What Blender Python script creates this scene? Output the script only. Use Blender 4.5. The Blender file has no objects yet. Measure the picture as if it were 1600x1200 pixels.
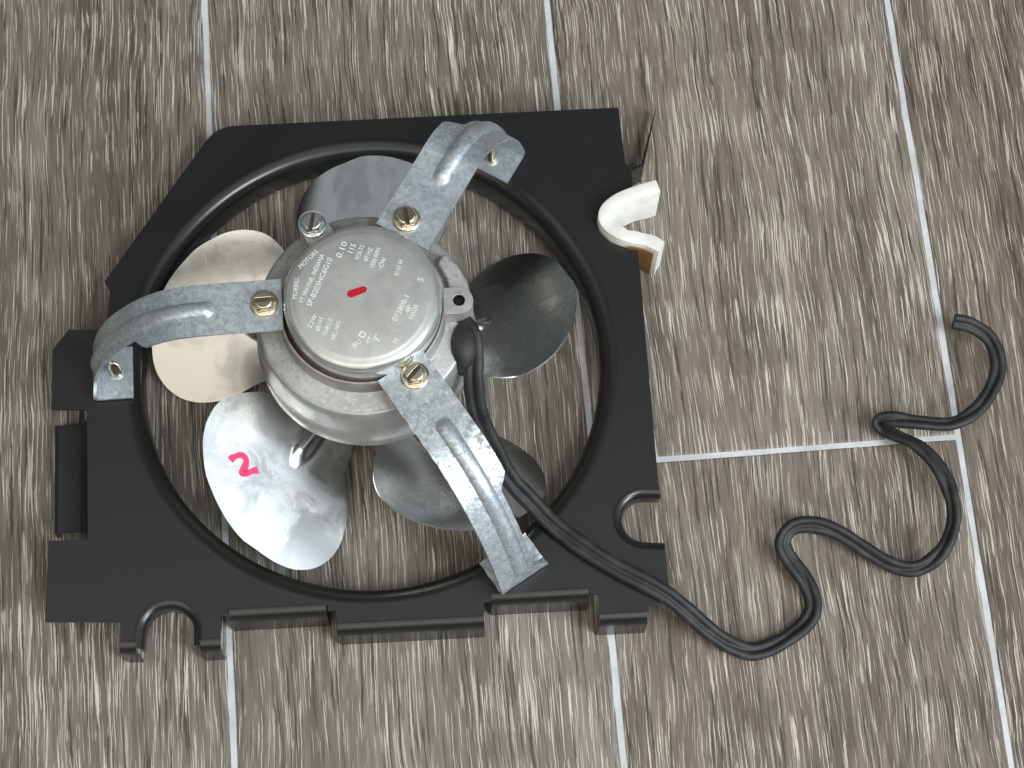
import bpy, bmesh, math, random
from mathutils import Vector, Matrix
from mathutils.geometry import tessellate_polygon

MM = 0.001
rad = math.radians
scene = bpy.context.scene
COL = scene.collection

# ------------------------------------------------------------------ camera
cam = bpy.data.cameras.new('camera')
cam.sensor_fit = 'HORIZONTAL'
cam.sensor_width = 36.0
cam.lens = 70.93
cam.clip_start = 0.02
cam.clip_end = 50.0
cam_ob = bpy.data.objects.new('camera', cam)
COL.objects.link(cam_ob)
cam_ob.matrix_world = Matrix((
    (0.999271, -0.038175, 0.0, 57.987 * MM),
    (0.036118, 0.945425, -0.323831, -273.127 * MM),
    (0.012362, 0.323595, 0.946115, 798.018 * MM),
    (0, 0, 0, 1)))
scene.camera = cam_ob

# ------------------------------------------------------------------ world and lamps (indoor: no sky, no sun)
world = bpy.data.worlds.new('World')
scene.world = world
world.use_nodes = True
bg = world.node_tree.nodes['Background']
bg.inputs[0].default_value = (0.82, 0.91, 1.0, 1)
bg.inputs[1].default_value = 0.065


def area_lamp(name, az, el, dist, sx, sy, radiance, color):
    d = Vector((math.cos(rad(el)) * math.cos(rad(az)), math.cos(rad(el)) * math.sin(rad(az)), math.sin(rad(el))))
    l = bpy.data.lights.new(name, 'AREA')
    l.shape = 'RECTANGLE'
    l.size, l.size_y = sx, sy
    l.energy = radiance * math.pi * sx * sy
    l.color = color
    o = bpy.data.objects.new(name, l)
    COL.objects.link(o)
    o.location = d * dist
    o.rotation_euler = d.to_track_quat('Z', 'Y').to_euler()
    return o


area_lamp('window_light', -30, 35, 2.4, 0.80, 0.62, 22.0, (0.88, 0.95, 1.0))
area_lamp('lip_highlight_light', -36, 60, 2.3, 0.56, 0.42, 22.0, (0.94, 0.97, 1.0))  # unseen lamp added for the highlight on the venturi lip
area_lamp('window_wall_light', -16, 30, 3.2, 3.8, 2.8, 0.70, (0.76, 0.89, 1.0))
area_lamp('ceiling_light', 270, 76, 2.35, 2.4, 2.6, 0.92, (1.0, 0.985, 0.96))
area_lamp('room_light', 245, 50, 2.8, 2.8, 2.2, 0.92, (1.0, 0.92, 0.74))
area_lamp('far_blade_fill', 68, 15, 3.2, 2.6, 0.9, 0.28, (0.92, 0.96, 1.0))  # added fill panel, lightens the right and lower right blades
area_lamp('side_room_light', 160, 20, 3.0, 2.4, 1.4, 0.30, (0.88, 0.95, 1.0))

vs = scene.view_settings
vs.view_transform = 'Standard'
vs.look = 'None'
vs.gamma = 1.0
vs.exposure = 0.0
vs.use_curve_mapping = False


# ------------------------------------------------------------------ node helpers
class NT:
    def __init__(self, name):
        self.m = bpy.data.materials.new(name)
        self.m.use_nodes = True
        self.t = self.m.node_tree
        self.b = self.t.nodes['Principled BSDF']

    def n(self, typ, **kw):
        nd = self.t.nodes.new(typ)
        for k, v in kw.items():
            setattr(nd, k, v)
        return nd

    def put(self, sock, v):
        if v is None:
            return
        if isinstance(v, bpy.types.NodeSocket):
            self.t.links.new(v, sock)
        elif isinstance(v, (tuple, list)) and len(v) == 3 and sock.type == 'RGBA':
            sock.default_value = (*v, 1)
        else:
            sock.default_value = v

    def coord(self, kind='Object'):
        return self.n('ShaderNodeTexCoord').outputs[kind]

    def math(self, op, a, b=None, c=None, clamp=False):
        nd = self.n('ShaderNodeMath', operation=op)
        nd.use_clamp = clamp
        for i, v in enumerate((a, b, c)):
            self.put(nd.inputs[i], v)
        return nd.outputs[0]

    def vmath(self, op, a, b=None):
        nd = self.n('ShaderNodeVectorMath', operation=op)
        self.put(nd.inputs[0], a)
        self.put(nd.inputs[1], b)
        return nd.outputs[0]

    def sep(self, v):
        nd = self.n('ShaderNodeSeparateXYZ')
        self.put(nd.inputs[0], v)
        return nd.outputs

    def comb(self, x, y, z):
        nd = self.n('ShaderNodeCombineXYZ')
        for i, v in enumerate((x, y, z)):
            self.put(nd.inputs[i], v)
        return nd.outputs[0]

    def noise(self, vec, scale=1.0, detail=2.0, rough=0.5, dist=0.0):
        nd = self.n('ShaderNodeTexNoise')
        self.put(nd.inputs['Vector'], vec)
        self.put(nd.inputs['Scale'], scale)
        self.put(nd.inputs['Detail'], detail)
        self.put(nd.inputs['Roughness'], rough)
        self.put(nd.inputs['Distortion'], dist)
        return nd.outputs[0]

    def step(self, v, lo, hi, a=0.0, b=1.0):
        nd = self.n('ShaderNodeMapRange', interpolation_type='SMOOTHSTEP')
        for s, x in zip(nd.inputs, (v, lo, hi, a, b)):
            self.put(s, x)
        return nd.outputs[0]

    def mix(self, f, a, b, blend='MIX'):
        nd = self.n('ShaderNodeMix', data_type='RGBA', blend_type=blend)
        self.put(nd.inputs[0], f)
        self.put(nd.inputs[6], a)
        self.put(nd.inputs[7], b)
        return nd.outputs[2]

    def ramp(self, f, stops):
        nd = self.n('ShaderNodeValToRGB')
        self.put(nd.inputs[0], f)
        cr = nd.color_ramp
        while len(cr.elements) < len(stops):
            cr.elements.new(0.5)
        for e, (p, c) in zip(cr.elements, stops):
            e.position = p
            e.color = (*c, 1)
        return nd.outputs[0]

    def bump(self, h, strength=0.3, dist=0.001):
        nd = self.n('ShaderNodeBump')
        self.put(nd.inputs['Height'], h)
        nd.inputs['Strength'].default_value = strength
        nd.inputs['Distance'].default_value = dist
        self.put(self.b.inputs['Normal'], nd.outputs[0])

    def set(self, **kw):
        for k, v in kw.items():
            self.put(self.b.inputs[k.replace('_', ' ')], v)
        return self.m


# ------------------------------------------------------------------ materials
def mat_tile():
    t = NT('wood_look_tile')
    info = t.n('ShaderNodeObjectInfo')
    tint = info.outputs['Color']
    seed = t.math('MULTIPLY', info.outputs['Random'], 900.0)
    p = t.vmath('SCALE', t.coord())
    p.node.inputs['Scale'].default_value = 1000.0
    x, y, z = t.sep(p)
    # wavy grain: shift x by slow noise
    w1 = t.noise(t.comb(t.math('MULTIPLY', x, 0.018), t.math('MULTIPLY', y, 0.011), seed), 1, 2, 0.5)
    w2 = t.noise(t.comb(t.math('MULTIPLY', x, 0.08), t.math('MULTIPLY', y, 0.03), seed), 1, 2, 0.5)
    w3 = t.noise(t.comb(t.math('MULTIPLY', x, 0.7), t.math('MULTIPLY', y, 0.35), seed), 1, 1, 0.5)
    wx = t.math('ADD', x, t.math('MULTIPLY', t.math('SUBTRACT', w1, 0.5), 8.0))
    wx = t.math('ADD', wx, t.math('MULTIPLY', t.math('SUBTRACT', w2, 0.5), 1.5))
    wx = t.math('ADD', wx, t.math('MULTIPLY', t.math('SUBTRACT', w3, 0.5), 0.5))

    def streak(fx, fy, off, detail, rough=0.5):
        return t.noise(t.comb(t.math('MULTIPLY', wx, fx), t.math('MULTIPLY', y, fy), t.math('ADD', seed, off)), 1, detail, rough)
    amount = t.math('MULTIPLY', t.math('SUBTRACT', info.outputs['Alpha'], 0.5), 0.10)
    broad = streak(0.050, 0.008, 3.1, 3.0, 0.6)
    patch = streak(0.040, 0.014, 77.0, 3.0, 0.6)
    mid = streak(0.30, 0.014, 11.7, 3.0, 0.6)
    a = streak(1.30, 0.026, 23.3, 0.5)
    b = streak(2.00, 0.034, 41.9, 0.5)
    c = streak(1.10, 0.022, 59.2, 1.0)
    d = streak(2.7, 0.06, 17.7, 0.5)
    fine = streak(3.2, 0.16, 91.0, 2.0, 0.6)
    base = t.ramp(broad, [(0.30, (0.112, 0.095, 0.080)), (0.45, (0.158, 0.137, 0.117)), (0.58, (0.196, 0.174, 0.149)), (0.72, (0.262, 0.235, 0.201))])
    base = t.mix(t.step(mid, 0.46, 0.68, 0.0, 0.55), base, (0.285, 0.260, 0.223))
    base = t.mix(t.step(mid, 0.47, 0.31, 0.0, 0.55), base, (0.100, 0.086, 0.075))
    base = t.mix(t.step(fine, 0.35, 0.65, 0.0, 0.25), base, (0.30, 0.28, 0.25))
    dark = t.math('MAXIMUM', t.step(c, 0.410, 0.345), t.math('MULTIPLY', t.step(d, 0.33, 0.27), 0.8))
    base = t.mix(t.math('MULTIPLY', dark, 0.78), base, (0.052, 0.045, 0.040))
    # pale limed pores: crisp thin dashes, more of them where the patch noise is high
    thr = t.math('ADD', t.math('MULTIPLY', t.math('SUBTRACT', patch, 0.5), 0.20), amount)
    wa = t.step(t.math('ADD', a, thr), 0.680, 0.740)
    wb = t.step(t.math('ADD', b, thr), 0.640, 0.700)
    wd = t.step(t.math('ADD', d, thr), 0.660, 0.710)
    white = t.math('MAXIMUM', t.math('MAXIMUM', t.math('MULTIPLY', wa, 0.6), wb), t.math('MULTIPLY', wd, 0.7))
    white = t.math('MULTIPLY', white, t.step(fine, 0.25, 0.60, 0.55, 1.0))
    col = t.mix(white, base, (0.70, 0.67, 0.605))
    col = t.mix(1.0, col, tint, 'MULTIPLY')
    h = t.math('SUBTRACT', t.math('MULTIPLY', white, 0.5), t.math('MULTIPLY', dark, 0.6))
    t.bump(h, 0.25, 0.0003)
    rgh = t.math('ADD', 0.42, t.math('MULTIPLY', white, 0.18))
    return t.set(Base_Color=col, Roughness=rgh, Specular_IOR_Level=0.4)


def mat_grout():
    t = NT('grout')
    v = t.coord()
    n1 = t.noise(v, 60, 3)
    n2 = t.noise(v, 900, 2)
    col = t.mix(t.step(n1, 0.35, 0.65), (0.53, 0.54, 0.545), (0.64, 0.655, 0.67))
    col = t.mix(t.step(n2, 0.55, 0.75, 0, 0.5), col, (0.40, 0.40, 0.39))
    t.bump(n2, 0.3, 0.0004)
    return t.set(Base_Color=col, Roughness=0.85)


def mat_black(name='black_enamel', base=0.0135, rough=0.33, spec=0.55):
    t = NT(name)
    v = t.coord()
    f = t.noise(v, 2600, 2)
    s = t.noise(v, 45, 4, 0.6)
    scr = t.noise(v, 180, 6, 0.75, 1.5)
    col = t.mix(t.step(scr, 0.66, 0.72), (base, base, base * 1.02), (0.05, 0.048, 0.045))
    t.bump(f, 0.10, 0.00012)
    return t.set(Base_Color=col, Roughness=t.math('ADD', rough - 0.05, t.math('MULTIPLY', s, 0.12)), Specular_IOR_Level=spec)


def mat_galv():
    t = NT('galvanised_steel')
    v = t.coord()
    wv = t.vmath('ADD', v, t.vmath('SCALE', t.n('ShaderNodeTexNoise').outputs[1]))
    nz = wv.node.inputs[1].links[0].from_node
    nz.inputs['Scale'].default_value = 0.0025
    nn = nz.inputs[0].links[0].from_node
    t.put(nn.inputs['Vector'], v)
    nn.inputs['Scale'].default_value = 420
    vo = t.n('ShaderNodeTexVoronoi')
    t.put(vo.inputs['Vector'], wv)
    vo.inputs['Scale'].default_value = 640
    cell = t.sep(vo.outputs['Color'])[0]
    fine = t.noise(v, 900, 4, 0.65)
    blot = t.noise(v, 55, 4, 0.6)
    stain = t.noise(v, 120, 5, 0.7, 1.2)
    soft = t.noise(v, 480, 4, 0.65, 0.6)
    f = t.math('ADD', t.math('MULTIPLY', cell, 0.22), t.math('ADD', t.math('MULTIPLY', fine, 0.35), t.math('MULTIPLY', soft, 0.45)))
    col = t.ramp(f, [(0.30, (0.36, 0.41, 0.44)), (0.50, (0.52, 0.575, 0.61)), (0.72, (0.74, 0.78, 0.80))])
    col = t.mix(t.step(blot, 0.45, 0.62, 0, 0.3), col, (0.40, 0.45, 0.49))
    at = t.n('ShaderNodeAttribute')
    at.attribute_name = 'wear'
    wear = at.outputs['Fac']
    rough_n = t.noise(v, 420, 4, 0.7, 1.2)
    flake = t.math('MULTIPLY', wear, t.step(rough_n, 0.50, 0.62))
    bright = t.math('MULTIPLY', wear, t.step(rough_n, 0.47, 0.38))
    col = t.mix(t.math('MULTIPLY', bright, 0.5), col, (0.80, 0.82, 0.81))
    st = t.math('MAXIMUM', t.step(stain, 0.68, 0.76, 0, 0.5), t.math('MULTIPLY', flake, 0.6))
    col = t.mix(st, col, (0.15, 0.12, 0.085))
    rg = t.math('ADD', 0.38, t.math('MULTIPLY', fine, 0.16))
    t.bump(f, 0.12, 0.0003)
    return t.set(Base_Color=col, Metallic=t.math('SUBTRACT', 0.72, st), Roughness=rg)


def mat_blade():
    t = NT('polished_aluminium')
    v = t.coord()
    wave = t.noise(v, 22, 2, 0.5)
    smudge = t.noise(v, 60, 4, 0.65, 0.8)
    x, y, z = t.sep(v)
    roll = t.noise(t.comb(t.math('MULTIPLY', x, 2500.0), t.math('MULTIPLY', y, 60.0), 0.0), 1, 2)
    col = t.mix(t.step(smudge, 0.5, 0.7), (0.80, 0.80, 0.79), (0.68, 0.68, 0.67))
    rg = t.math('ADD', 0.20, t.math('MULTIPLY', t.step(smudge, 0.40, 0.70), 0.10))
    rg = t.math('ADD', rg, t.math('MULTIPLY', roll, 0.05))
    t.bump(wave, 0.06, 0.003)
    return t.set(Base_Color=col, Metallic=1.0, Roughness=rg)


def mat_cast():
    t = NT('cast_zinc')
    v = t.coord()
    n1 = t.noise(v, 70, 4, 0.6)
    n2 = t.noise(v, 700, 3, 0.6)
    n3 = t.noise(v, 38, 5, 0.7, 1.0)
    col = t.ramp(n1, [(0.3, (0.36, 0.35, 0.34)), (0.6, (0.52, 0.515, 0.505)), (0.8, (0.63, 0.63, 0.62))])
    col = t.mix(t.step(n2, 0.54, 0.70, 0, 0.6), col, (0.27, 0.26, 0.24))
    col = t.mix(t.step(n2, 0.46, 0.34, 0, 0.45), col, (0.64, 0.64, 0.62))
    st = t.step(n3, 0.58, 0.74)
    col = t.mix(t.math('MULTIPLY', st, 0.7), col, (0.16, 0.125, 0.085))
    t.bump(n2, 0.18, 0.0004)
    return t.set(Base_Color=col, Metallic=t.math('SUBTRACT', 0.5, t.math('MULTIPLY', st, 0.4)), Roughness=0.5)


def mat_can():
    t = NT('nickel_plated_can')
    v = t.coord()
    x, y, z = t.sep(v)
    top = t.step(z, 0.0915, 0.0928)
    n1 = t.noise(v, 130, 4, 0.6, 0.6)
    scr = t.noise(t.comb(t.math('MULTIPLY', t.math('ADD', x, y), 90.0), t.math('MULTIPLY', t.math('SUBTRACT', x, y), 900.0), 0.0), 1, 3, 0.7)
    col = t.mix(t.step(n1, 0.4, 0.65), (0.66, 0.665, 0.63), (0.58, 0.59, 0.565))
    col = t.mix(t.step(scr, 0.66, 0.74, 0, 0.25), col, (0.80, 0.80, 0.78))
    rg = t.math('ADD', 0.16, t.math('MULTIPLY', top, 0.26))
    return t.set(Base_Color=col, Metallic=0.72, Roughness=rg)


def plain(name, color, rough=0.5, metal=0.0, spot=None, scale=300):
    t = NT(name)
    v = t.coord()
    n1 = t.noise(v, scale, 4, 0.6)
    c2 = spot or tuple(x * 0.78 for x in color)
    col = t.mix(t.step(n1, 0.42, 0.68), color, c2)
    t.bump(n1, 0.08, 0.0002)
    return t.set(Base_Color=col, Roughness=rough, Metallic=metal)


M_TILE = mat_tile()
M_GROUT = mat_grout()
M_BLACK = mat_black()
M_GLOSS = mat_black('black_gloss_edge', 0.014, 0.24, 0.6)
M_GALV = mat_galv()
M_BLADE = mat_blade()
M_CAST = mat_cast()
M_CAN = mat_can()
M_WALL = plain('spun_steel', (0.53, 0.525, 0.51), 0.5, 0.65, (0.34, 0.315, 0.28), 45)
M_BRASS = plain('yellow_zinc', (0.92, 0.84, 0.62), 0.22, 1.0, (0.76, 0.70, 0.52), 500)
M_ZINC = plain('bright_zinc', (0.78, 0.82, 0.80), 0.26, 0.95, (0.62, 0.66, 0.65), 500)
M_CORD = plain('black_rubber', (0.014, 0.0145, 0.016), 0.58, 0.0, (0.034, 0.033, 0.031), 120)
M_FOAM = plain('white_foam', (0.86, 0.855, 0.80), 0.75, 0.0, (0.79, 0.78, 0.71), 220)
M_BACK = plain('brown_backing', (0.30, 0.16, 0.045), 0.5, 0.0, (0.22, 0.11, 0.03), 120)
M_COIL = plain('red_varnish', (0.055, 0.006, 0.008), 0.3, 0.0, (0.03, 0.004, 0.005), 300)
M_RED = plain('red_marker', (0.50, 0.006, 0.018), 0.45, 0.0, (0.40, 0.005, 0.015), 700)
M_PINK = plain('pink_marker', (0.80, 0.02, 0.13), 0.45, 0.0, (0.72, 0.03, 0.14), 500)
M_STAMP = plain('pale_stamping', (0.88, 0.90, 0.87), 0.5, 0.0, (0.74, 0.76, 0.74), 1400)
M_SLOT_DARK = plain('slot_shade_dirt', (0.10, 0.085, 0.06), 0.7, 0.2)
M_HOLE = plain('hole_shade', (0.004, 0.004, 0.004), 0.6)


# ------------------------------------------------------------------ mesh helpers
def mesh(name, verts, faces, mat, parent=None, smooth=False, solid=0.0, off=-1.0, angle=40):
    """link one mesh object; coordinates given in millimetres"""
    me = bpy.data.meshes.new(name)
    me.from_pydata([(x * MM, y * MM, z * MM) for x, y, z in verts], [], faces)
    bm = bmesh.new()
    bm.from_mesh(me)
    bmesh.ops.remove_doubles(bm, verts=bm.verts, dist=1e-7)
    if solid:
        # sheet: second skin below, closed along the rim
        bm.normal_update()
    bmesh.ops.recalc_face_normals(bm, faces=bm.faces)
    bm.to_mesh(me)
    bm.free()
    me.materials.append(mat)
    if smooth:
        me.shade_smooth()
        try:
            me.set_sharp_from_angle(angle=rad(angle))
        except Exception:
            pass
    o = bpy.data.objects.new(name, me)
    COL.objects.link(o)
    if parent is not None:
        o.parent = parent
    return o


def sheet(grid, th, wrap=False):
    """grid[i][j] of points -> closed thin sheet; thickness along -normal"""
    n, m = len(grid), len(grid[0])
    V = [[Vector(p) for p in row] for row in grid]
    N = [[None] * m for _ in range(n)]
    for i in range(n):
        for j in range(m):
            a = V[min(i + 1, n - 1)][j] - V[max(i - 1, 0)][j]
            if wrap:
                b = V[i][(j + 1) % m] - V[i][(j - 1) % m]
            else:
                b = V[i][min(j + 1, m - 1)] - V[i][max(j - 1, 0)]
            c = a.cross(b)
            N[i][j] = c.normalized() if c.length > 1e-9 else Vector((0, 0, 1))
    verts = [tuple(v) for r in V for v in r] + [tuple(V[i][j] - N[i][j] * th) for i in range(n) for j in range(m)]
    K = n * m
    idx = lambda i, j, s=0: s * K + i * m + (j % m)
    faces = []
    mm = m if wrap else m - 1
    for i in range(n - 1):
        for j in range(mm):
            faces.append((idx(i, j), idx(i + 1, j), idx(i + 1, j + 1), idx(i, j + 1)))
            faces.append((idx(i, j, 1), idx(i, j + 1, 1), idx(i + 1, j + 1, 1), idx(i + 1, j, 1)))
    for j in range(mm):
        faces.append((idx(0, j), idx(0, j + 1), idx(0, j + 1, 1), idx(0, j, 1)))
        faces.append((idx(n - 1, j), idx(n - 1, j, 1), idx(n - 1, j + 1, 1), idx(n - 1, j + 1)))
    if not wrap:
        for i in range(n - 1):
            faces.append((idx(i, 0), idx(i, 0, 1), idx(i + 1, 0, 1), idx(i + 1, 0)))
            faces.append((idx(i, m - 1), idx(i + 1, m - 1), idx(i + 1, m - 1, 1), idx(i, m - 1, 1)))
    return verts, faces


def prism(outer, z0, z1, holes=()):
    loops = [list(outer)] + [list(h) for h in holes]
    flat = [p for l in loops for p in l]
    tris = tessellate_polygon([[Vector((x, y, 0)) for x, y in l] for l in loops])
    n = len(flat)
    verts = [(x, y, z1) for x, y in flat] + [(x, y, z0) for x, y in flat]
    faces = [tuple(t) for t in tris] + [tuple(i + n for i in reversed(t)) for t in tris]
    k = 0
    for l in loops:
        m = len(l)
        for i in range(m):
            a, b = k + i, k + (i + 1) % m
            faces.append((a, b, b + n, a + n))
        k += m
    return verts, faces


def lathe(profile, cx=0, cy=0, seg=96, closed=False):
    verts, faces = [], []
    for r, z in profile:
        for k in range(seg):
            a = 2 * math.pi * k / seg
            verts.append((cx + r * math.cos(a), cy + r * math.sin(a), z))
    m = len(profile)
    for i in range(m if closed else m - 1):
        for k in range(seg):
            i2 = (i + 1) % m
            faces.append((i * seg + k, i * seg + (k + 1) % seg, i2 * seg + (k + 1) % seg, i2 * seg + k))
    return verts, faces


def merge(parts):
    V, F = [], []
    for v, f in parts:
        o = len(V)
        V += v
        F += [tuple(i + o for i in q) for q in f]
    return V, F


def arc(cx, cy, r, a0, a1, n):
    return [(cx + r * math.cos(rad(a0 + (a1 - a0) * i / n)), cy + r * math.sin(rad(a0 + (a1 - a0) * i / n))) for i in range(n + 1)]


def catmull(pts, sub):
    P = [Vector(p) for p in pts]
    P = [P[0] * 2 - P[1]] + P + [P[-1] * 2 - P[-2]]
    out = []
    for i in range(1, len(P) - 2):
        for k in range(sub):
            t = k / sub
            p0, p1, p2, p3 = P[i - 1:i + 3]
            out.append(0.5 * ((2 * p1) + (p2 - p0) * t + (2 * p0 - 5 * p1 + 4 * p2 - p3) * t * t + (3 * p1 - p0 - 3 * p2 + p3) * t ** 3))
    out.append(P[-2])
    return out


def lip(path, out_side, R, z_top, z_bot, th=1.2, nb=6):
    """rolled sheet edge swept along an open 2-D path; out_side=+1 bends away to the left of the path"""
    n = len(path)
    grid = []
    for i in range(n):
        a = Vector(path[max(i - 1, 0)]).to_2d()
        b = Vector(path[min(i + 1, n - 1)]).to_2d()
        t = (b - a).normalized()
        nrm = Vector((-t.y, t.x)) * out_side
        p = Vector(path[i]).to_2d()
        row = []
        for k in range(nb + 1):
            g = math.pi / 2 * k / nb
            q = p + nrm * (R * math.sin(g) - R)
            row.append((q.x, q.y, z_top - R + R * math.cos(g)))
        for k in range(1, 4):
            row.append((p.x, p.y, z_top - R + (z_bot - z_top + R) * k / 3))
        grid.append(row)
    if out_side > 0:
        grid = grid[::-1]
    return sheet(grid, th)


# ------------------------------------------------------------------ floor
PSI = 6.8656          # planks run a little askew to the camera
PITCH = 152.4
GROUT = 2.6
LENGTH = 914.4
TX, TY = 244.31, -15.53   # the T joint of two planks
c_, s_ = math.cos(rad(PSI)), math.sin(rad(PSI))


def to_world(x, y):
    return (TX + c_ * x - s_ * y, TY + s_ * x + c_ * y)


def rect(x0, y0, x1, y1):
    return [to_world(x0, y0), to_world(x1, y0), to_world(x1, y1), to_world(x0, y1)]


v, f = prism(rect(-6 * PITCH, -1500, 4 * PITCH, 1500), -9, -0.55)
floor = mesh('floor', v, f, M_GROUT)
floor['kind'] = 'structure'
floor['label'] = 'floor of grey wood-look planks with pale grout lines'


def tile_mesh(seed):
    rnd = random.Random(seed)
    w, l = (PITCH - GROUT) / 2, (LENGTH - GROUT) / 2
    loop = []

    def edge(a, b, n):
        off = 0.0
        for i in range(n):
            t = i / n
            off = off * 0.7 + rnd.uniform(-0.14, 0.14)
            x, y = a[0] + (b[0] - a[0]) * t, a[1] + (b[1] - a[1]) * t
            dx, dy = b[1] - a[1], a[0] - b[0]
            L = math.hypot(dx, dy)
            o = off if i else 0
            loop.append((x + dx / L * o, y + dy / L * o))
    edge((-w, -l), (w, -l), 24)
    edge((w, -l), (w, l), 150)
    edge((w, l), (-w, l), 24)
    edge((-w, l), (-w, -l), 150)
    n = len(loop)
    rings = [(0.0, -8.0), (0.0, -0.5), (0.25, -0.12), (0.8, 0.0)]
    verts = []
    for ins, z in rings:
        for x, y in loop:
            sx = (w - ins) / w
            sy = (l - ins) / l
            verts.append((x * sx, y * sy, z))
    faces = []
    for k in range(len(rings) - 1):
        for i in range(n):
            j = (i + 1) % n
            faces.append((k * n + i, k * n + j, (k + 1) * n + j, (k + 1) * n + i))
    faces.append(tuple((len(rings) - 1) * n + i for i in range(n)))
    faces.append(tuple(reversed(range(n))))
    return verts, faces


tile_data = []
for sd in range(4):
    v, f = tile_mesh(sd + 5)
    o = mesh('tile', v, f, M_TILE, floor, True, angle=50)
    tile_data.append(o.data)
    bpy.data.objects.remove(o)
# column index -> end-joint offset and colour cast of the planks
grey = (0.93, 0.96, 0.96)
COLS = {
    -5: (300, grey, 0.6), -4: (610, grey, 0.5), -3: (305, (0.97, 0.965, 0.94), 0.45), -2: (-305, (1.0, 0.985, 0.95), 0.45), -1: (0, (1.04, 0.99, 0.935), 0.48),
    0: (420, (0.97, 0.90, 0.835), 0.52), 1: (100, grey, 0.5), 2: (500, grey, 0.5)}
k = 0
for ci, (joint, tint, pale) in sorted(COLS.items()):
    xc = (ci + 0.5) * PITCH
    for r in (-2, -1, 0, 1):
        yc = joint + (r + 0.5) * LENGTH
        if abs(yc) > 1000:
            continue
        o = bpy.data.objects.new('tile', tile_data[k % 4])
        COL.objects.link(o)
        o.parent = floor
        wx, wy = to_world(xc, yc)
        o.location = (wx * MM, wy * MM, 0)
        o.rotation_euler = (0, 0, rad(PSI))
        j = 0.93 + 0.03 * math.sin(k * 2.3)
        o.color = (tint[0] * j, tint[1] * j, tint[2] * j, pale)
        k += 1

# ------------------------------------------------------------------ the fan assembly: one thing
fan = bpy.data.objects.new('fan_assembly', None)
COL.objects.link(fan)
fan.empty_display_size = 0.05
fan['label'] = 'black framed fan and motor with silver blades and loose black cord on the floor'
fan['category'] = 'fan'

ZP = 20.0     # top of the black plate
RING = 93.7
BR = 7.5

# --- mounting plate
foam_path = [(116.0, 81.8), (105.8, 77.9), (99.2, 74.7), (95.2, 70.7), (94.0, 66.9), (95.4, 63.5), (99.5, 60.1), (104.8, 58.1), (111.5, 57.2), (117.9, 54.0)]
u_arc = arc(-72.0, -114.6, 12.7, 180, 0, 20)
r_arc = arc(113.0, -61.7, 12.2, 90, 270, 20)
outline = [(-112.1, 31.1), (-76.6, 95.4), (-74.6, 98.4), (-72.4, 100.9), (-70.0, 102.6), (-67.3, 103.8), (-64.3, 104.4),
           (98.9, 120.0), (102.4, 93.6), (104.8, 93.1), (105.9, 81.3), (98.3, 78.0), (92.8, 73.0), (90.8, 67.5), (92.0, 62.0), (97.0, 57.2), (104.0, 55.0), (108.4, 54.4),
           (118.5, -49.5)] + r_arc[0:] + [(121.1, -73.9), (123.1, -89.6), (122.4, -95.3), (115.1, -96.1),
           (114.8, -99.3), (95.6, -101.0), (95.2, -92.8), (91.9, -93.1), (91.2, -90.9), (53.3, -94.5), (53.0, -97.4), (50.4, -97.6),
           (50.5, -103.5), (-6.7, -108.8), (-7.6, -103.4), (-10.8, -103.7), (-11.1, -101.3), (-49.0, -104.9), (-49.2, -107.0), (-52.3, -107.2),
           (-51.8, -116.5), (-59.3, -117.3)] + u_arc[::-1] + [(-84.7, -119.0), (-90.7, -119.2), (-91.4, -111.3), (-120.8, -112.4), (-122.9, -79.8), (-107.6, -78.7),
           (-113.2, -24.7), (-127.9, -25.3), (-130.2, 0.2), (-124.6, 9.4), (-109.5, 10.0), (-109.3, 26.4)]
hole = [(x, y) for x, y in arc(0, 0, RING + BR, 0, 360, 120)[:-1]]
v, f = prism(outline, ZP - 1.2, ZP, [hole])
plate = mesh('mounting_plate', v, f, M_BLACK, fan)
plate['label'] = 'flat black painted steel plate'

# rolled venturi ring round the fan opening
# (the bend tightens gradually, so that the lip flows out of the flat sheet)
rr, zz, run = 0.0, 0.0, [(0.0, 0.0)]
for k in range(24):
    g = math.pi / 2 * ((k + 0.5) / 24) ** 1.5
    rr += math.cos(g)
    zz += math.sin(g)
    run.append((rr, zz))
k_s = BR / rr
prof = [(RING + BR - r * k_s, ZP - z * k_s) for r, z in run]
prof += [(RING - 0.15, 11.0), (RING - 0.1, 6.0), (RING + 0.5, 3.2), (RING + 1.9, 3.0), (RING + 1.2, 6.0), (RING + 1.2, 13.0), (RING + 3.3, 16.6), (RING + BR, 18.8)]
v, f = lathe(prof, 0, 0, 160, True)
mesh('venturi_ring', v, f, M_GLOSS, plate, True)

# rolled lips of the two open U notches
upath = [(-84.3 + 1.6, -121.4), (-82.7, -118.0)] + arc(-72.0, -114.6, 10.7, 180, 0, 20) + [(-61.2, -118.0), (-61.1, -119.6)]
v, f = lip(upath, -1, 2.0, ZP, 13.0)
mesh('notch_lip', v, f, M_GLOSS, plate, True)
rpath = [(118.9, -51.4)] + arc(113.0, -61.7, 10.2, 90, 270, 20) + [(121.0, -71.9)]
v, f = lip(rpath, 1, 2.0, ZP, 13.0)
mesh('notch_lip', v, f, M_GLOSS, plate, True)


def flange(a, b, z_bot=0.3, R=3.0, hole_at=None):
    n = 14
    path = [(a[0] + (b[0] - a[0]) * i / n, a[1] + (b[1] - a[1]) * i / n) for i in range(n + 1)]
    v, f = lip(path, -1, R, ZP, z_bot)
    return mesh('flange', v, f, M_GLOSS, plate, True)


flange((95.9, -104.0), (114.7, -102.3))
flange((53.2, -97.5), (91.4, -93.9))
flange((-6.5, -111.8), (50.8, -106.5))
flange((-49.1, -107.9), (-11.3, -104.3))
flange((-59.6, -120.3), (-51.6, -119.5))
flange((-90.4, -122.2), (-84.4, -121.9))
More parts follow.
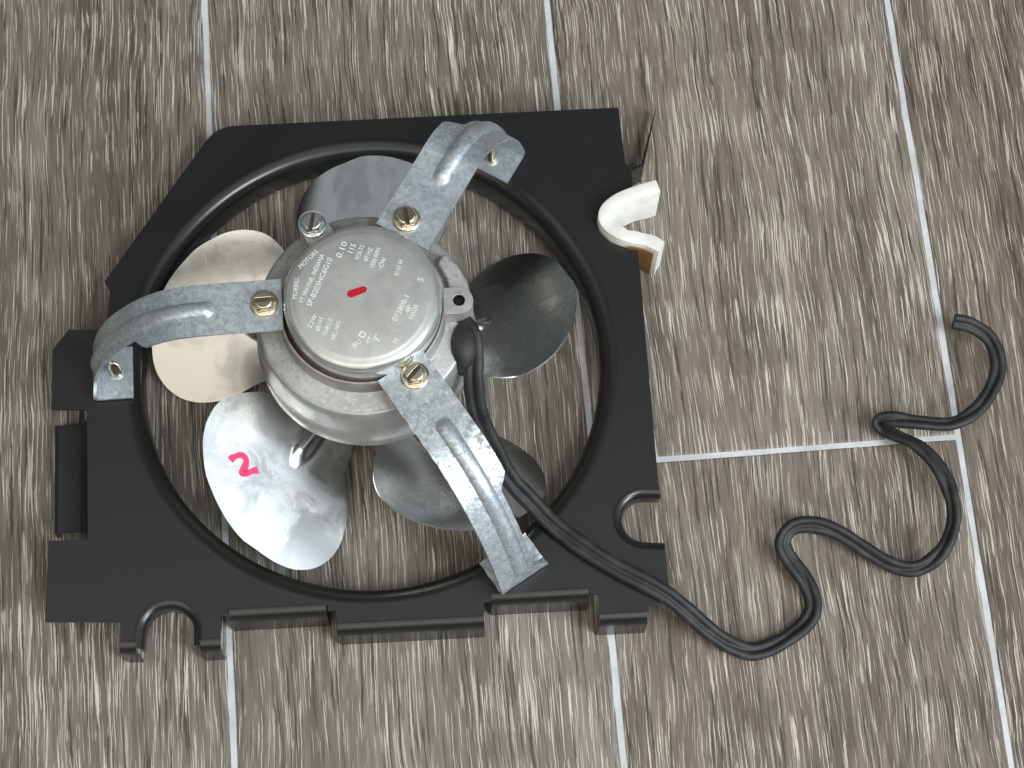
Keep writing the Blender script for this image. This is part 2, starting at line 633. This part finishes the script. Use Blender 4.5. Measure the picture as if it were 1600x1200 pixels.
# flanges along the far edges
for a, b in (((98.0, 119.8), (-64.0, 104.3)), ((-76.5, 95.2), (-112.0, 31.1))):
    n = 8
    path = [(a[0] + (b[0] - a[0]) * i / n, a[1] + (b[1] - a[1]) * i / n) for i in range(n + 1)]
    v, f = prism([a, b, (b[0] + 0.7, b[1] - 0.9), (a[0] + 0.7, a[1] - 0.9)], 0.4, ZP - 1.25)
    mesh('flange', v, f, M_BLACK, plate)

# bright disc stands for the light glinting at a hole in the recessed flange
v, f = lathe([(0, 0), (1.3, 0), (1.3, 0.25), (0, 0.25)], 0, 0, 14)
ho = mesh('hole_glint', [(x - 30.6, -105.95 - z - 0.35 + 0.095 * (x), 4.6 + y * 0.8) for x, y, z in v], f, M_ZINC, plate, True)

# pressed-down tab in the slot of the left edge
A, B, C, D = (-128.6, -28.2), (-117.0, -27.0), (-112.0, -72.4), (-123.8, -73.6)
Bu, Cu = (-113.3, -27.4), (-108.2, -73.6)
grid = []
for i in range(9):
    t = i / 8
    L = lambda p, q: (p[0] + (q[0] - p[0]) * t, p[1] + (q[1] - p[1]) * t)
    e, g, h = L(Bu, Cu), L(B, C), L(A, D)
    grid.append([(*e, ZP - 0.1), (e[0] - 0.3, e[1], ZP - 1.0), (g[0] + 1.0, g[1], 9.6), (g[0] - 0.4, g[1], 8.4), (g[0] - 2, g[1], 8.0), (h[0] + 1.5, h[1], 8.0), (h[0], h[1], 7.4), (h[0] - 0.3, h[1], 0.4)])
v, f = sheet(grid[::-1], 1.2)
mesh('tab', v, f, M_BLACK, plate, True, angle=15)

# thin upright fin and its web beside the top right corner
v, f = merge([prism([(109.3, 96.0), (110.5, 95.6), (116.0, 126.4), (115.8, 126.6)], 2.0, 12.5),
              prism([(104.6, 92.9), (104.9, 91.7), (110.4, 94.6), (110.2, 96.0)], 0.4, 17.0)])
v = [(x, y, z if y < 118 or z < 5 else z - 5) for x, y, z in v]
mesh('corner_fin', v, f, M_GLOSS, plate)

# --- white foam strip folded round the notch
def strip(path, half, z0, z1, side=0.0, rr=1.2):
    P = catmull([(x, y, 0) for x, y in path], 6)
    n = len(P)
    prof = [(-half, z0), (half, z0), (half, z1 - rr), (half - rr * 0.3, z1 - rr * 0.3), (half - rr, z1), (-half + rr, z1), (-half + rr * 0.3, z1 - rr * 0.3), (-half, z1 - rr)]
    verts, faces = [], []
    m = len(prof)
    for i in range(n):
        t = (P[min(i + 1, n - 1)] - P[max(i - 1, 0)]).normalized()
        nr = Vector((-t.y, t.x, 0))
        wob = 0.25 * math.sin(i * 0.9) if half > 1 else 0
        for (o, z) in prof:
            q = P[i] + nr * (o + side + (wob if o > 0 else 0))
            verts.append((q.x, q.y, z + (0.3 * math.sin(i * 0.37) if z > 10 else 0)))
    for i in range(n - 1):
        for j in range(m):
            faces.append((i * m + j, i * m + (j + 1) % m, (i + 1) * m + (j + 1) % m, (i + 1) * m + j))
    faces.append(tuple(range(m)))
    faces.append(tuple((n - 1) * m + j for j in reversed(range(m))))
    return verts, faces


v, f = strip(foam_path, 2.9, 0.4, 25.5, 0.0, 0.8)
foam = mesh('foam_strip', v, f, M_FOAM, fan, True)
foam['label'] = 'white foam edging strip folded round the notch'
v, f = strip([(104.5, 58.2), (108, 57.75), (111.5, 57.2), (116.2, 55.0)], 0.35, 0.3, 22.5, -3.35, 0.2)
mesh('backing', v, f, M_BACK, foam)

# --- fan blades
BETA, Z0, TH0, FX, FY, CAM, TW, DR = 0.6016, 23.4, 0.4103, -0.44, -0.49, -0.0006, -0.0001, 0.1472
A0 = 60.0
BL = [(89.6, 0.0), (89.4, 6.7), (88.9, 14.0), (86.4, 21.2), (81.2, 26.5), (74.3, 29.2), (67.0, 29.2), (60.0, 27.2), (54.4, 24.6), (49.7, 21.4), (45.4, 17.9), (40.4, 14.8), (32.5, 12.6), (26.2, 7.7), (23.7, 0.0), (24.8, -8.0), (28.4, -15.2), (33.4, -21.2), (38.9, -26.8), (44.8, -31.7), (52.1, -34.6), (60.0, -34.1), (67.2, -31.4), (73.0, -27.4), (78.2, -22.8), (82.0, -17.6), (85.3, -12.2), (87.9, -6.3)]


def blade_z(a, b):
    z = Z0 - math.tan(BETA + TW * (a - 62)) * b + CAM * b * b + DR * (a - 62)
    # pressed stiffening dimple where the blade meets the spider
    d = math.hypot((a - min(max(a, 30), 47.5)) / 3.4, (b + 1.5) / 3.6)
    if d < 1:
        z += 3.2 * (1 - d * d) ** 1.3
    return z


def closed_spline(pts, sub):
    n = len(pts)
    out = []
    for i in range(n):
        p0, p1, p2, p3 = (Vector(pts[(i + k - 1) % n]) for k in range(4))
        for k in range(sub):
            t = k / sub
            out.append(0.5 * ((2 * p1) + (p2 - p0) * t + (2 * p0 - 5 * p1 + 4 * p2 - p3) * t * t + (3 * p1 - p0 - 3 * p2 + p3) * t ** 3))
    return out


rim = closed_spline(BL, 5)
TT = [0.0, 0.03, 0.08, 0.16, 0.24, 0.32, 0.40, 0.48, 0.56, 0.64, 0.72, 0.80, 0.88, 0.95, 1.0]
grid = []
for t in TT:
    grid.append([(A0 + (q[0] - A0) * t, q[1] * t, blade_z(A0 + (q[0] - A0) * t, q[1] * t)) for q in rim])
bv, bf = sheet(grid, 0.7, wrap=True)
blade0 = mesh('fan_blade', bv, bf, M_BLADE, None, True, angle=60)
blade_data = blade0.data
bpy.data.objects.remove(blade0)
for kk in range(5):
    o = bpy.data.objects.new('fan_blade', blade_data)
    COL.objects.link(o)
    o.parent = fan
    o.location = (FX * MM, FY * MM, 0)
    o.rotation_euler = (0, 0, TH0 + kk * 2 * math.pi / 5)
    if kk == 3:
        o['label'] = 'fan blade marked with a pink numeral 2'
        # hand-written numeral lying on the blade
        P = catmull([(67.6, -19.4, 0), (65.6, -19.0, 0), (63.2, -17.6, 0), (63.3, -15.2, 0), (66.3, -13.9, 0), (68.9, -13.6, 0), (67.6, -12.2, 0), (65.4, -11.0, 0), (63.6, -9.7, 0)], 7)
        g = []
        for i, q in enumerate(P):
            t = (P[min(i + 1, len(P) - 1)] - P[max(i - 1, 0)]).normalized()
            nr = Vector((-t.y, t.x, 0))
            wdt = 1.15 + 0.15 * math.sin(i * 0.5)
            g.append([(*(q + nr * s * wdt).to_2d(), blade_z(*(q + nr * s * wdt).to_2d()) + 0.12) for s in (-1, -0.5, 0, 0.5, 1)])
        v, f = sheet(g, 0.1)
        mesh('painted_numeral', v, f, M_PINK, o, True)

v, f = lathe([(0, 17), (9, 17), (10, 18), (10, 23), (24, 22.5), (29, 21.5), (29.5, 22.5), (24, 24.5), (11, 26), (6, 30), (3.2, 31), (3.2, 42), (0, 42)], FX, FY, 48)
mesh('fan_hub', v, f, M_CAST, fan, True)

# --- motor
MX, MY = 0.0, 1.0
v, f = lathe([(0, 41), (41.5, 41), (43.0, 41.6), (43.4, 42.6), (43.4, 48.5), (43.0, 49.4), (42.5, 50.0), (42.4, 58.0), (41.8, 68.0), (41.0, 72.4), (40.5, 73.1), (39.9, 73.3), (39.6, 73.0), (33.0, 73.0), (32.2, 73.4), (31.9, 74.5),
              (31.8, 81.6), (31.4, 82.2), (30.8, 82.2), (30.5, 81.4), (30.4, 79.0), (0, 79.0)], MX, MY, 120)
motor = mesh('motor_housing', v, f, M_WALL, fan, True)
motor['label'] = 'round grey cast motor body'
v, f = lathe([(32.0, 72.6), (39.8, 72.6), (39.8, 73.35), (39.5, 73.55), (32.6, 73.55), (32.0, 73.9)], MX, MY, 96, True)
mesh('housing_ledge', v, f, M_CAST, motor, True)
v, f = lathe([(28.0, 79.05), (30.35, 79.05), (30.35, 80.6), (28.0, 81.2)], MX, MY, 96, True)
mesh('winding', v, f, M_COIL, motor, True)
prof = [(29.4, 79.3), (29.7, 80.5), (29.9, 82.5), (29.9, 88.8)]
for k in range(1, 9):
    g = math.pi / 2 * k / 8
    prof.append((26.1 + 3.8 * math.cos(g), 88.8 + 3.8 * math.sin(g)))
prof += [(25.4, 92.85), (24.6, 93.0), (10, 93.05), (0, 93.05)]
v, f = lathe(prof, 0.6, 1.0, 128)
can = mesh('end_cap', v, f, M_CAN, fan, True)
can['label'] = 'shiny round end cap stamped with small lettering'


def capsule(ang, r_in, r_out, w):
    pts = []
    a = rad(ang)
    d = Vector((math.cos(a), math.sin(a)))
    n = Vector((-d.y, d.x))
    c = Vector((MX, MY))
    p = c + d * r_in
    pts.append(tuple(p - n * w))
    for k in range(13):
        g = -math.pi / 2 + math.pi * k / 12
        q = c + d * r_out + d * (w * math.cos(g)) + n * (w * math.sin(g))
        pts.append(tuple(q))
    pts.append(tuple(p + n * w))
    return pts, c + d * r_out


for ang, r in ((5.6, 36.8), (66.6, 38.2), (122.8, 39.4), (181.5, 36.9), (-52.4, 35.3)):
    pts, ctr = capsule(ang, 31.0, r, 5.4)
    circ = [(ctr.x + 2.3 * math.cos(-t), ctr.y + 2.3 * math.sin(-t)) for t in [2 * math.pi * i / 20 for i in range(20)]]
    v, f = prism(pts, 60.0, 82.6, [circ])
    ear = mesh('mounting_ear', v, f, M_CAST, motor)
    bv_ = ear.modifiers.new('bevel', 'BEVEL')
    bv_.width = 0.0006
    bv_.segments = 2
    bv_.limit_method = 'ANGLE'
    v, f = lathe([(0, 78.9), (2.27, 78.9), (2.27, 82.2), (2.15, 82.2), (2.15, 79.3), (0, 79.3)], ctr.x, ctr.y, 20)
    mesh('screw_hole', v, f, M_HOLE, motor, True)  # black lining puts the shade inside the hole into the colour

# raised rib of the housing beside the cord outlet
v, f = prism([(33.6, -0.8), (40.6, 0.2), (41.4, 6), (39.5, 14), (35, 21), (30, 25.5), (27.5, 21.5), (31.5, 15), (33.5, 6)], 68, 78.5)
o = mesh('housing_rib', v, f, M_CAST, motor)
bv_ = o.modifiers.new('bevel', 'BEVEL')
bv_.width = 0.001
bv_.segments = 3
bv_.limit_method = 'ANGLE'


def screw_mesh(slot_deg, hex_deg=12):
    parts = [lathe([(0, 0), (5.2, 0), (5.5, 0.3), (5.45, 0.7), (4.9, 1.1), (0, 1.2)], 0, 0, 32)]
    hexa = [(4.7 * math.cos(rad(60 * i + hex_deg)), 4.7 * math.sin(rad(60 * i + hex_deg))) for i in range(6)]
    hexb = [(x * 0.9, y * 0.9) for x, y in hexa]
    hv = [(x, y, 1.1) for x, y in hexa] + [(x, y, 2.3) for x, y in hexa] + [(x, y, 2.7) for x, y in hexb]
    hf = [(k * 6 + i, k * 6 + (i + 1) % 6, k * 6 + 6 + (i + 1) % 6, k * 6 + 6 + i) for k in range(2) for i in range(6)] + [tuple(range(12, 18))]
    parts.append((hv, hf))
    # slotted crown: two chamfered halves with a gap between them
    c, s = math.cos(rad(slot_deg - 90)), math.sin(rad(slot_deg - 90))
    for sgn in (1, -1):
        rings = []
        for rr, zz in ((3.8, 2.6), (3.8, 4.2), (3.3, 4.7)):
            x0 = 0.78
            a = math.acos(x0 / rr)
            rings.append([(rr * math.cos(-a + 2 * a * i / 14) * sgn, rr * math.sin(-a + 2 * a * i / 14) * sgn, zz) for i in range(15)])
        vv = [(c * x - s * y, s * x + c * y, z) for r in rings for x, y, z in r]
        ff = [(k * 15 + i, k * 15 + (i + 1) % 15, k * 15 + 15 + (i + 1) % 15, k * 15 + 15 + i) for k in range(2) for i in range(15)] + [tuple(range(30, 45))]
        parts.append((vv, ff))
    return merge(parts)


def screw(x, y, z, slot, mat, parent, tilt=0.0):
    v, f = screw_mesh(slot)
    o = mesh('screw', [(px + x, py + y, pz + z) for px, py, pz in v], f, mat, parent)
    o.data.materials.append(M_SLOT_DARK)
    for pl in o.data.polygons:      # slot floor painted dark for the shade and dirt in it
        if len(pl.vertices) == 6 and abs(pl.center.z / MM - z - 2.7) < 0.05:
            pl.material_index = 1
    b = o.modifiers.new('bevel', 'BEVEL')
    b.width = 0.00025
    b.segments = 2
    b.limit_method = 'ANGLE'
    return o


s_silver = screw(-21.0, 33.0, 82.6, 84, M_ZINC, motor)
s_silver['label'] = 'silver hex screw'

# --- brackets: strap, stiffening rib, foot
PROFILE = [(0, 84.3), (12, 84.4), (24, 84.3), (34, 83.8), (41, 82.4), (47, 80.0), (54.6, 74.8), (60.4, 69.0), (66.7, 61.2), (72.0, 52.8), (77.3, 41.0), (81.0, 29.5), (82.2, 24.5), (82.0, 22.4), (80.8, 21.3), (77, 21.2), (66.5, 21.2)]


def bracket(start, ang, scale, bolt, slot, dents=0.0, seed=0, ccw=9.6, bulge=0.0):
    d = Vector((math.cos(rad(ang)), math.sin(rad(ang)), 0))
    n = Vector((-d.y, d.x, 0))      # counter-clockwise side
    P = catmull([(s * scale, 0, z + (bulge * math.sin(min(max((s - 30) / 52, 0), 1) * math.pi) if z > 24 else 0)) for s, z in PROFILE], 9)
    # arc length
    L = [0.0]
    for i in range(1, len(P)):
        L.append(L[-1] + (P[i] - P[i - 1]).length)
    i_notch = L[min(range(len(P)), key=lambda i: abs(P[i].x / scale - 53) + (0 if P[i].z > 50 else 999))]
    i_foot = L[min(range(len(P)), key=lambda i: abs(P[i].z - 30) + (0 if P[i].x / scale > 75 else 999))]
    end = L[-1]
    rnd = random.Random(seed)
    sm = lambda x: 0 if x <= 0 else 1 if x >= 1 else x * x * (3 - 2 * x)
    grid = []
    for i, p in enumerate(P):
        t = (P[min(i + 1, len(P) - 1)] - P[max(i - 1, 0)]).normalized()
        up = Vector((-t.z, 0, t.x))
        l = L[i]
        cut = sm((l - i_notch) / 8.0) * (1 - sm((l - i_foot) / 6.0))
        wr = ccw - (ccw - 4.8) * cut + (10.9 - ccw) * sm((l - i_foot) / 6.0)
        wl = 11.0
        offs = [-wl, -wl + 0.4, -8.5, -6.2, -4.6, -4.2, -3.95, -3.85, -3.6, -3.1, -2.3, -1.4, -0.6, 0.2, 1.1, 1.9, 2.4, 2.65, 2.75, 3.0]
        offs += [3.0 + (wr - 3.0) * q for q in (0.25, 0.5, 0.75, 0.93, 1.0)]
        row = []
        for off in offs:
            # pressed half-round rib with a rounded start
            lead = max(30.0 - l, 0.0)
            q = math.hypot(lead, off + 0.6) / 3.3
            h = 1.9 * (math.sqrt(1 - q * q) if q < 1 else 0) * (1 - sm((l - i_foot + 3) / 3.0))
            dent = dents * (0.22 * math.sin(l * 0.9 + off) * (1 if abs(off) > 4 else 0.2) + (0.5 * math.sin(l * 1.7) * math.sin(l * 0.61) if off > 7 else 0))
            pt = p + up * (h + dent)
            wp = Vector((start[0], start[1], 0)) + d * pt.x + n * off
            row.append((wp.x, wp.y, pt.z))
        grid.append(row)
    v, f = sheet(grid, 1.3)
    o = mesh('bracket', v, f, M_GALV, fan, True, angle=50)
    wa = o.data.attributes.new('wear', 'FLOAT', 'POINT')
    for i, vt in enumerate(o.data.vertices):
        rel = vt.co / MM - Vector((start[0], start[1], 0))
        sx, so = rel.dot(d), rel.dot(n)
        w = 0.45 * sm((abs(so) - 6) / 4) * (1 - sm((sx - 6) / 14))
        if dents:
            w = max(w, sm((so - 3.4) / 3.5) * sm((sx - 8) / 8) * (1 - sm((sx - 52) / 10)))
            w = max(w, 0.85 * (1 - sm((sx - 62) / 14)) * sm((sx - 10) / 10))
        wa.data[i].value = w
    screw(bolt[0], bolt[1], 84.3, slot, M_BRASS, o)
    # threaded screw tip poking up through the foot
    fx = Vector((start[0], start[1], 0)) + d * (73.0 * scale)
    tip = lathe([(0, 18), (2.0, 18), (2.0, 19)] + [(1.85 if q % 2 else 2.15, 19.5 + q * 0.6) for q in range(21)] + [(1.8, 32.5), (0.9, 35.0), (0, 35.2)], fx.x, fx.y, 20)
    mesh('screw_tip', tip[0], tip[1], M_BRASS, o, True)
    col = lathe([(2.0, 21.2), (4.2, 21.2), (3.8, 21.8), (2.8, 22.6), (2.0, 22.7)], fx.x, fx.y, 24)
    mesh('extruded_collar', col[0], col[1], M_GALV, o, True)
    return o


b1 = bracket((-30.0, -1.1), 186.6, 1.0, (-36.9, -0.6), 8, 0.0, 1)
b2 = bracket((13.9, 29.0), 63.2, 0.97, (15.0, 36.4), 104, 0.0, 2, 11.6, 4.5)
b3 = bracket((16.6, -23.0), -53.0, 1.0, (21.5, -27.1), 52, 0.45, 3)
b1['label'] = 'left galvanised strap bracket over the bright blade'
b2['label'] = 'upper galvanised strap bracket'
b3['label'] = 'lower galvanised strap bracket with rough dirty edge'

# --- stamped lettering and marks on the end cap
TEXT = [('MORRILL', -24.4, 2.9, 88, 8.8), ('MOTORS', -20.5, 14.7, 49, 9.3), ('FT WAYNE, INDIANA', -18.6, 7.1, 71, 20.8), ('SP-B203HC6G10', -15.6, 5.7, 71, 20.7),
        ('0.10', -8.1, 19.1, 72, 6.7), ('115', -4.3, 19.6, 70, 3.7), ('VOLTS', -1.3, 18.3, 71, 6.2), ('60 HZ', 1.9, 17.6, 69, 5.9), ('1500 RPM', 4.7, 16.2, 74, 8.2),
        ('-CW', 7.4, 14.1, 70, 4.8), ('0110 W', 13.8, 12.8, 75, 6.8), ('5', 22.3, 8.2, 71, 1.6), ('073800-1', 15.5, -3.4, 67, 11.0), ('4P', 18.3, -3.8, 70, 3.0),
        ('MADE', 20.3, -4.8, 72, 6.0), ('2.2W', -17.3, -10.2, 69, 5.6), ('60 HY', -14.5, -11.1, 77, 5.8), ('THRU 0', -11.4, -12.2, 74, 7.0), ('MC NO', -8.2, -13.4, 75, 7.4),
        ('RU', -0.1, -18.3, 47, 3.3), ('4Y', 4.2, -16.7, 68, 2.8), ("7'", 7.4, -15.9, 79, 3.2), ('M', 14.1, -16.8, 61, 1.6)]
tv, tf = [], []
for s, x, y, ang, ln in TEXT:
    cu = bpy.data.curves.new('lettering', 'FONT')
    cu.body = s
    cu.size = 1.0
    cu.resolution_u = 2
    cu.align_x = 'CENTER'
    cu.align_y = 'CENTER'
    to = bpy.data.objects.new('lettering', cu)
    COL.objects.link(to)
    bpy.context.view_layer.update()
    me = to.evaluated_get(bpy.context.evaluated_depsgraph_get()).to_mesh()
    xs = [q.co.x for q in me.vertices]
    width = max(xs) - min(xs)
    sx = ln / width
    sy = min(max(sx, 2.5), 3.3)
    a = rad(ang)
    o0 = len(tv)
    for q in me.vertices:
        px, py = q.co.x * sx, q.co.y * sy
        tv.append((x + math.cos(a) * px - math.sin(a) * py, y + math.sin(a) * px + math.cos(a) * py, 93.14))
    for pl in me.polygons:
        tf.append(tuple(i + o0 for i in pl.vertices))
    to.to_mesh_clear()
    bpy.data.objects.remove(to)
    bpy.data.curves.remove(cu)
mesh('stamped_lettering', tv, tf, M_STAMP, can)
# small outlined square of the approval mark
c, s = math.cos(rad(60)), math.sin(rad(60))
sq = lambda h: [(1.6 + c * x - s * y, -14.6 + s * x + c * y) for x, y in ((-h, -h), (h, -h), (h, h), (-h, h))]
v, f = prism(sq(1.1), 93.06, 93.16, [sq(0.7)[::-1]])
mesh('stamped_square', v, f, M_STAMP, can)
# red paint dash
dash = []
ca, sa = math.cos(rad(24)), math.sin(rad(24))
for (px, py) in arc(2.2, 0, 1.35, -80, 80, 10) + arc(-2.6, 0.1, 1.55, 100, 260, 10):
    dash.append((-1.1 + ca * px - sa * py, 2.4 + sa * px + ca * py))
v, f = prism(dash, 93.06, 93.17)
mesh('painted_dash', v, f, M_RED, can)

# --- power cord: twin lead, twisted and kinked
CORD = [(33.0, -1.0, 70), (38.5, -1.8, 73), (41.8, -6.5, 74), (43.0, -13.0, 72), (43.2, -21.5, 67.5), (45.0, -30.8, 58), (50.1, -39.8, 46), (58.1, -50.3, 34), (67.4, -58.2, 27), (78.4, -67.9, 24.0), (98.5, -81.2, 23.8), (121.5, -92.4, 22.0),
        (140.3, -104.6, 12), (151.0, -109.2, 6.5), (159.5, -110.0, 4.2), (170.3, -105.2, 4), (179.4, -97.6, 4.2), (182.2, -90.0, 5.0), (179.0, -81.0, 6.0), (173.0, -73.2, 7.0), (169.4, -66.5, 9), (173.2, -60.2, 10.5),
        (181.6, -58.8, 10.8), (191.9, -61.4, 10.0), (204.6, -68.8, 8.5), (216.1, -74.3, 7.5), (225.4, -74.0, 8), (234.0, -66.8, 10), (238.3, -55.4, 11.5), (237.3, -43.7, 12.5), (232.4, -32.5, 12.5), (224.9, -23.8, 11),
        (216.2, -18.6, 8), (210.9, -15.2, 6.5), (209.4, -13.3, 9), (214.0, -13.0, 12), (226.0, -14.2, 12.5), (239.6, -13.5, 11), (250.4, -6.3, 10), (257.7, 5.2, 10), (259.2, 15.2, 11), (255.6, 24.0, 12.5), (247.8, 28.7, 14), (240.6, 29.8, 15)]
P = catmull(CORD, 10)
R1, HX = 1.85, 1.8
half = []
for i in range(15):
    g = rad(-142 + 284 * i / 14)
    half.append((HX + R1 * math.cos(g), R1 * math.sin(g)))
section = half + [(-x, -y) for x, y in half]
m = len(section)
verts, faces = [], []
up = Vector((0, 0, 1))
prev = None
Ltot = 0.0
for i, p in enumerate(P):
    t = (P[min(i + 1, len(P) - 1)] - P[max(i - 1, 0)]).normalized()
    flat = t.cross(Vector((0, 0, 1)))
    if prev is None:
        prev = flat.normalized()
    k_f = 0.25 if flat.length > 0.3 else 0.0
    prev = prev * (1 - k_f) + flat.normalized() * k_f
    prev = (prev - t * prev.dot(t)).normalized()
    side = prev
    nrm = t.cross(side)
    if i:
        Ltot += (p - P[i - 1]).length
    far = min(max((Ltot - 170) / 60, 0), 1)
    tw = far * (0.5 * math.sin(Ltot * 0.05) + 0.3 * math.sin(Ltot * 0.023 + 1.0) + 0.12 * math.sin(Ltot * 0.31)) + (1 - far) * 0.3
    tail = min(max((Ltot - 250) / 60, 0), 1)
    tw += tail * 0.45 * math.sin(Ltot * 0.083 + 0.7)
    ct, st = math.cos(tw), math.sin(tw)
    k_ = (1.1 - 0.1 * min(max((Ltot - 60) / 120, 0), 1)) * (1 - 0.09 * tail) * (1 + 0.03 * math.sin(Ltot * 0.23) + 0.02 * math.sin(Ltot * 0.61))
    for x, y in section:
        q = p + side * ((x * ct - y * st) * k_) + nrm * ((x * st + y * ct) * k_)
        verts.append((q.x, q.y, max(q.z, 0.15)))
n = len(P)
for i in range(n - 1):
    for j in range(m):
        faces.append((i * m + j, i * m + (j + 1) % m, (i + 1) * m + (j + 1) % m, (i + 1) * m + j))
faces.append(tuple(range(m)))
faces.append(tuple((n - 1) * m + j for j in reversed(range(m))))
cord = mesh('power_cord', verts, faces, M_CORD, fan, True, angle=70)
cord['label'] = 'long black twin lead curling over the tiles'
v, f = lathe([(0, 60), (4.6, 60), (5.6, 64), (5.7, 71), (5.0, 74.5), (3.0, 76.6), (0, 77)], 38.0, -6.8, 28)
v = [(x + 1.2, -9.5 + (y + 6.8) * 1.75, z - 0.12 * (-y - 6.8)) for x, y, z in v]
mesh('strain_relief', v, f, M_CORD, cord, True)

# ------------------------------------------------------------------ render settings
scene.render.engine = 'CYCLES'
scene.cycles.max_bounces = 8
scene.render.resolution_x = 1024
scene.render.resolution_y = 768
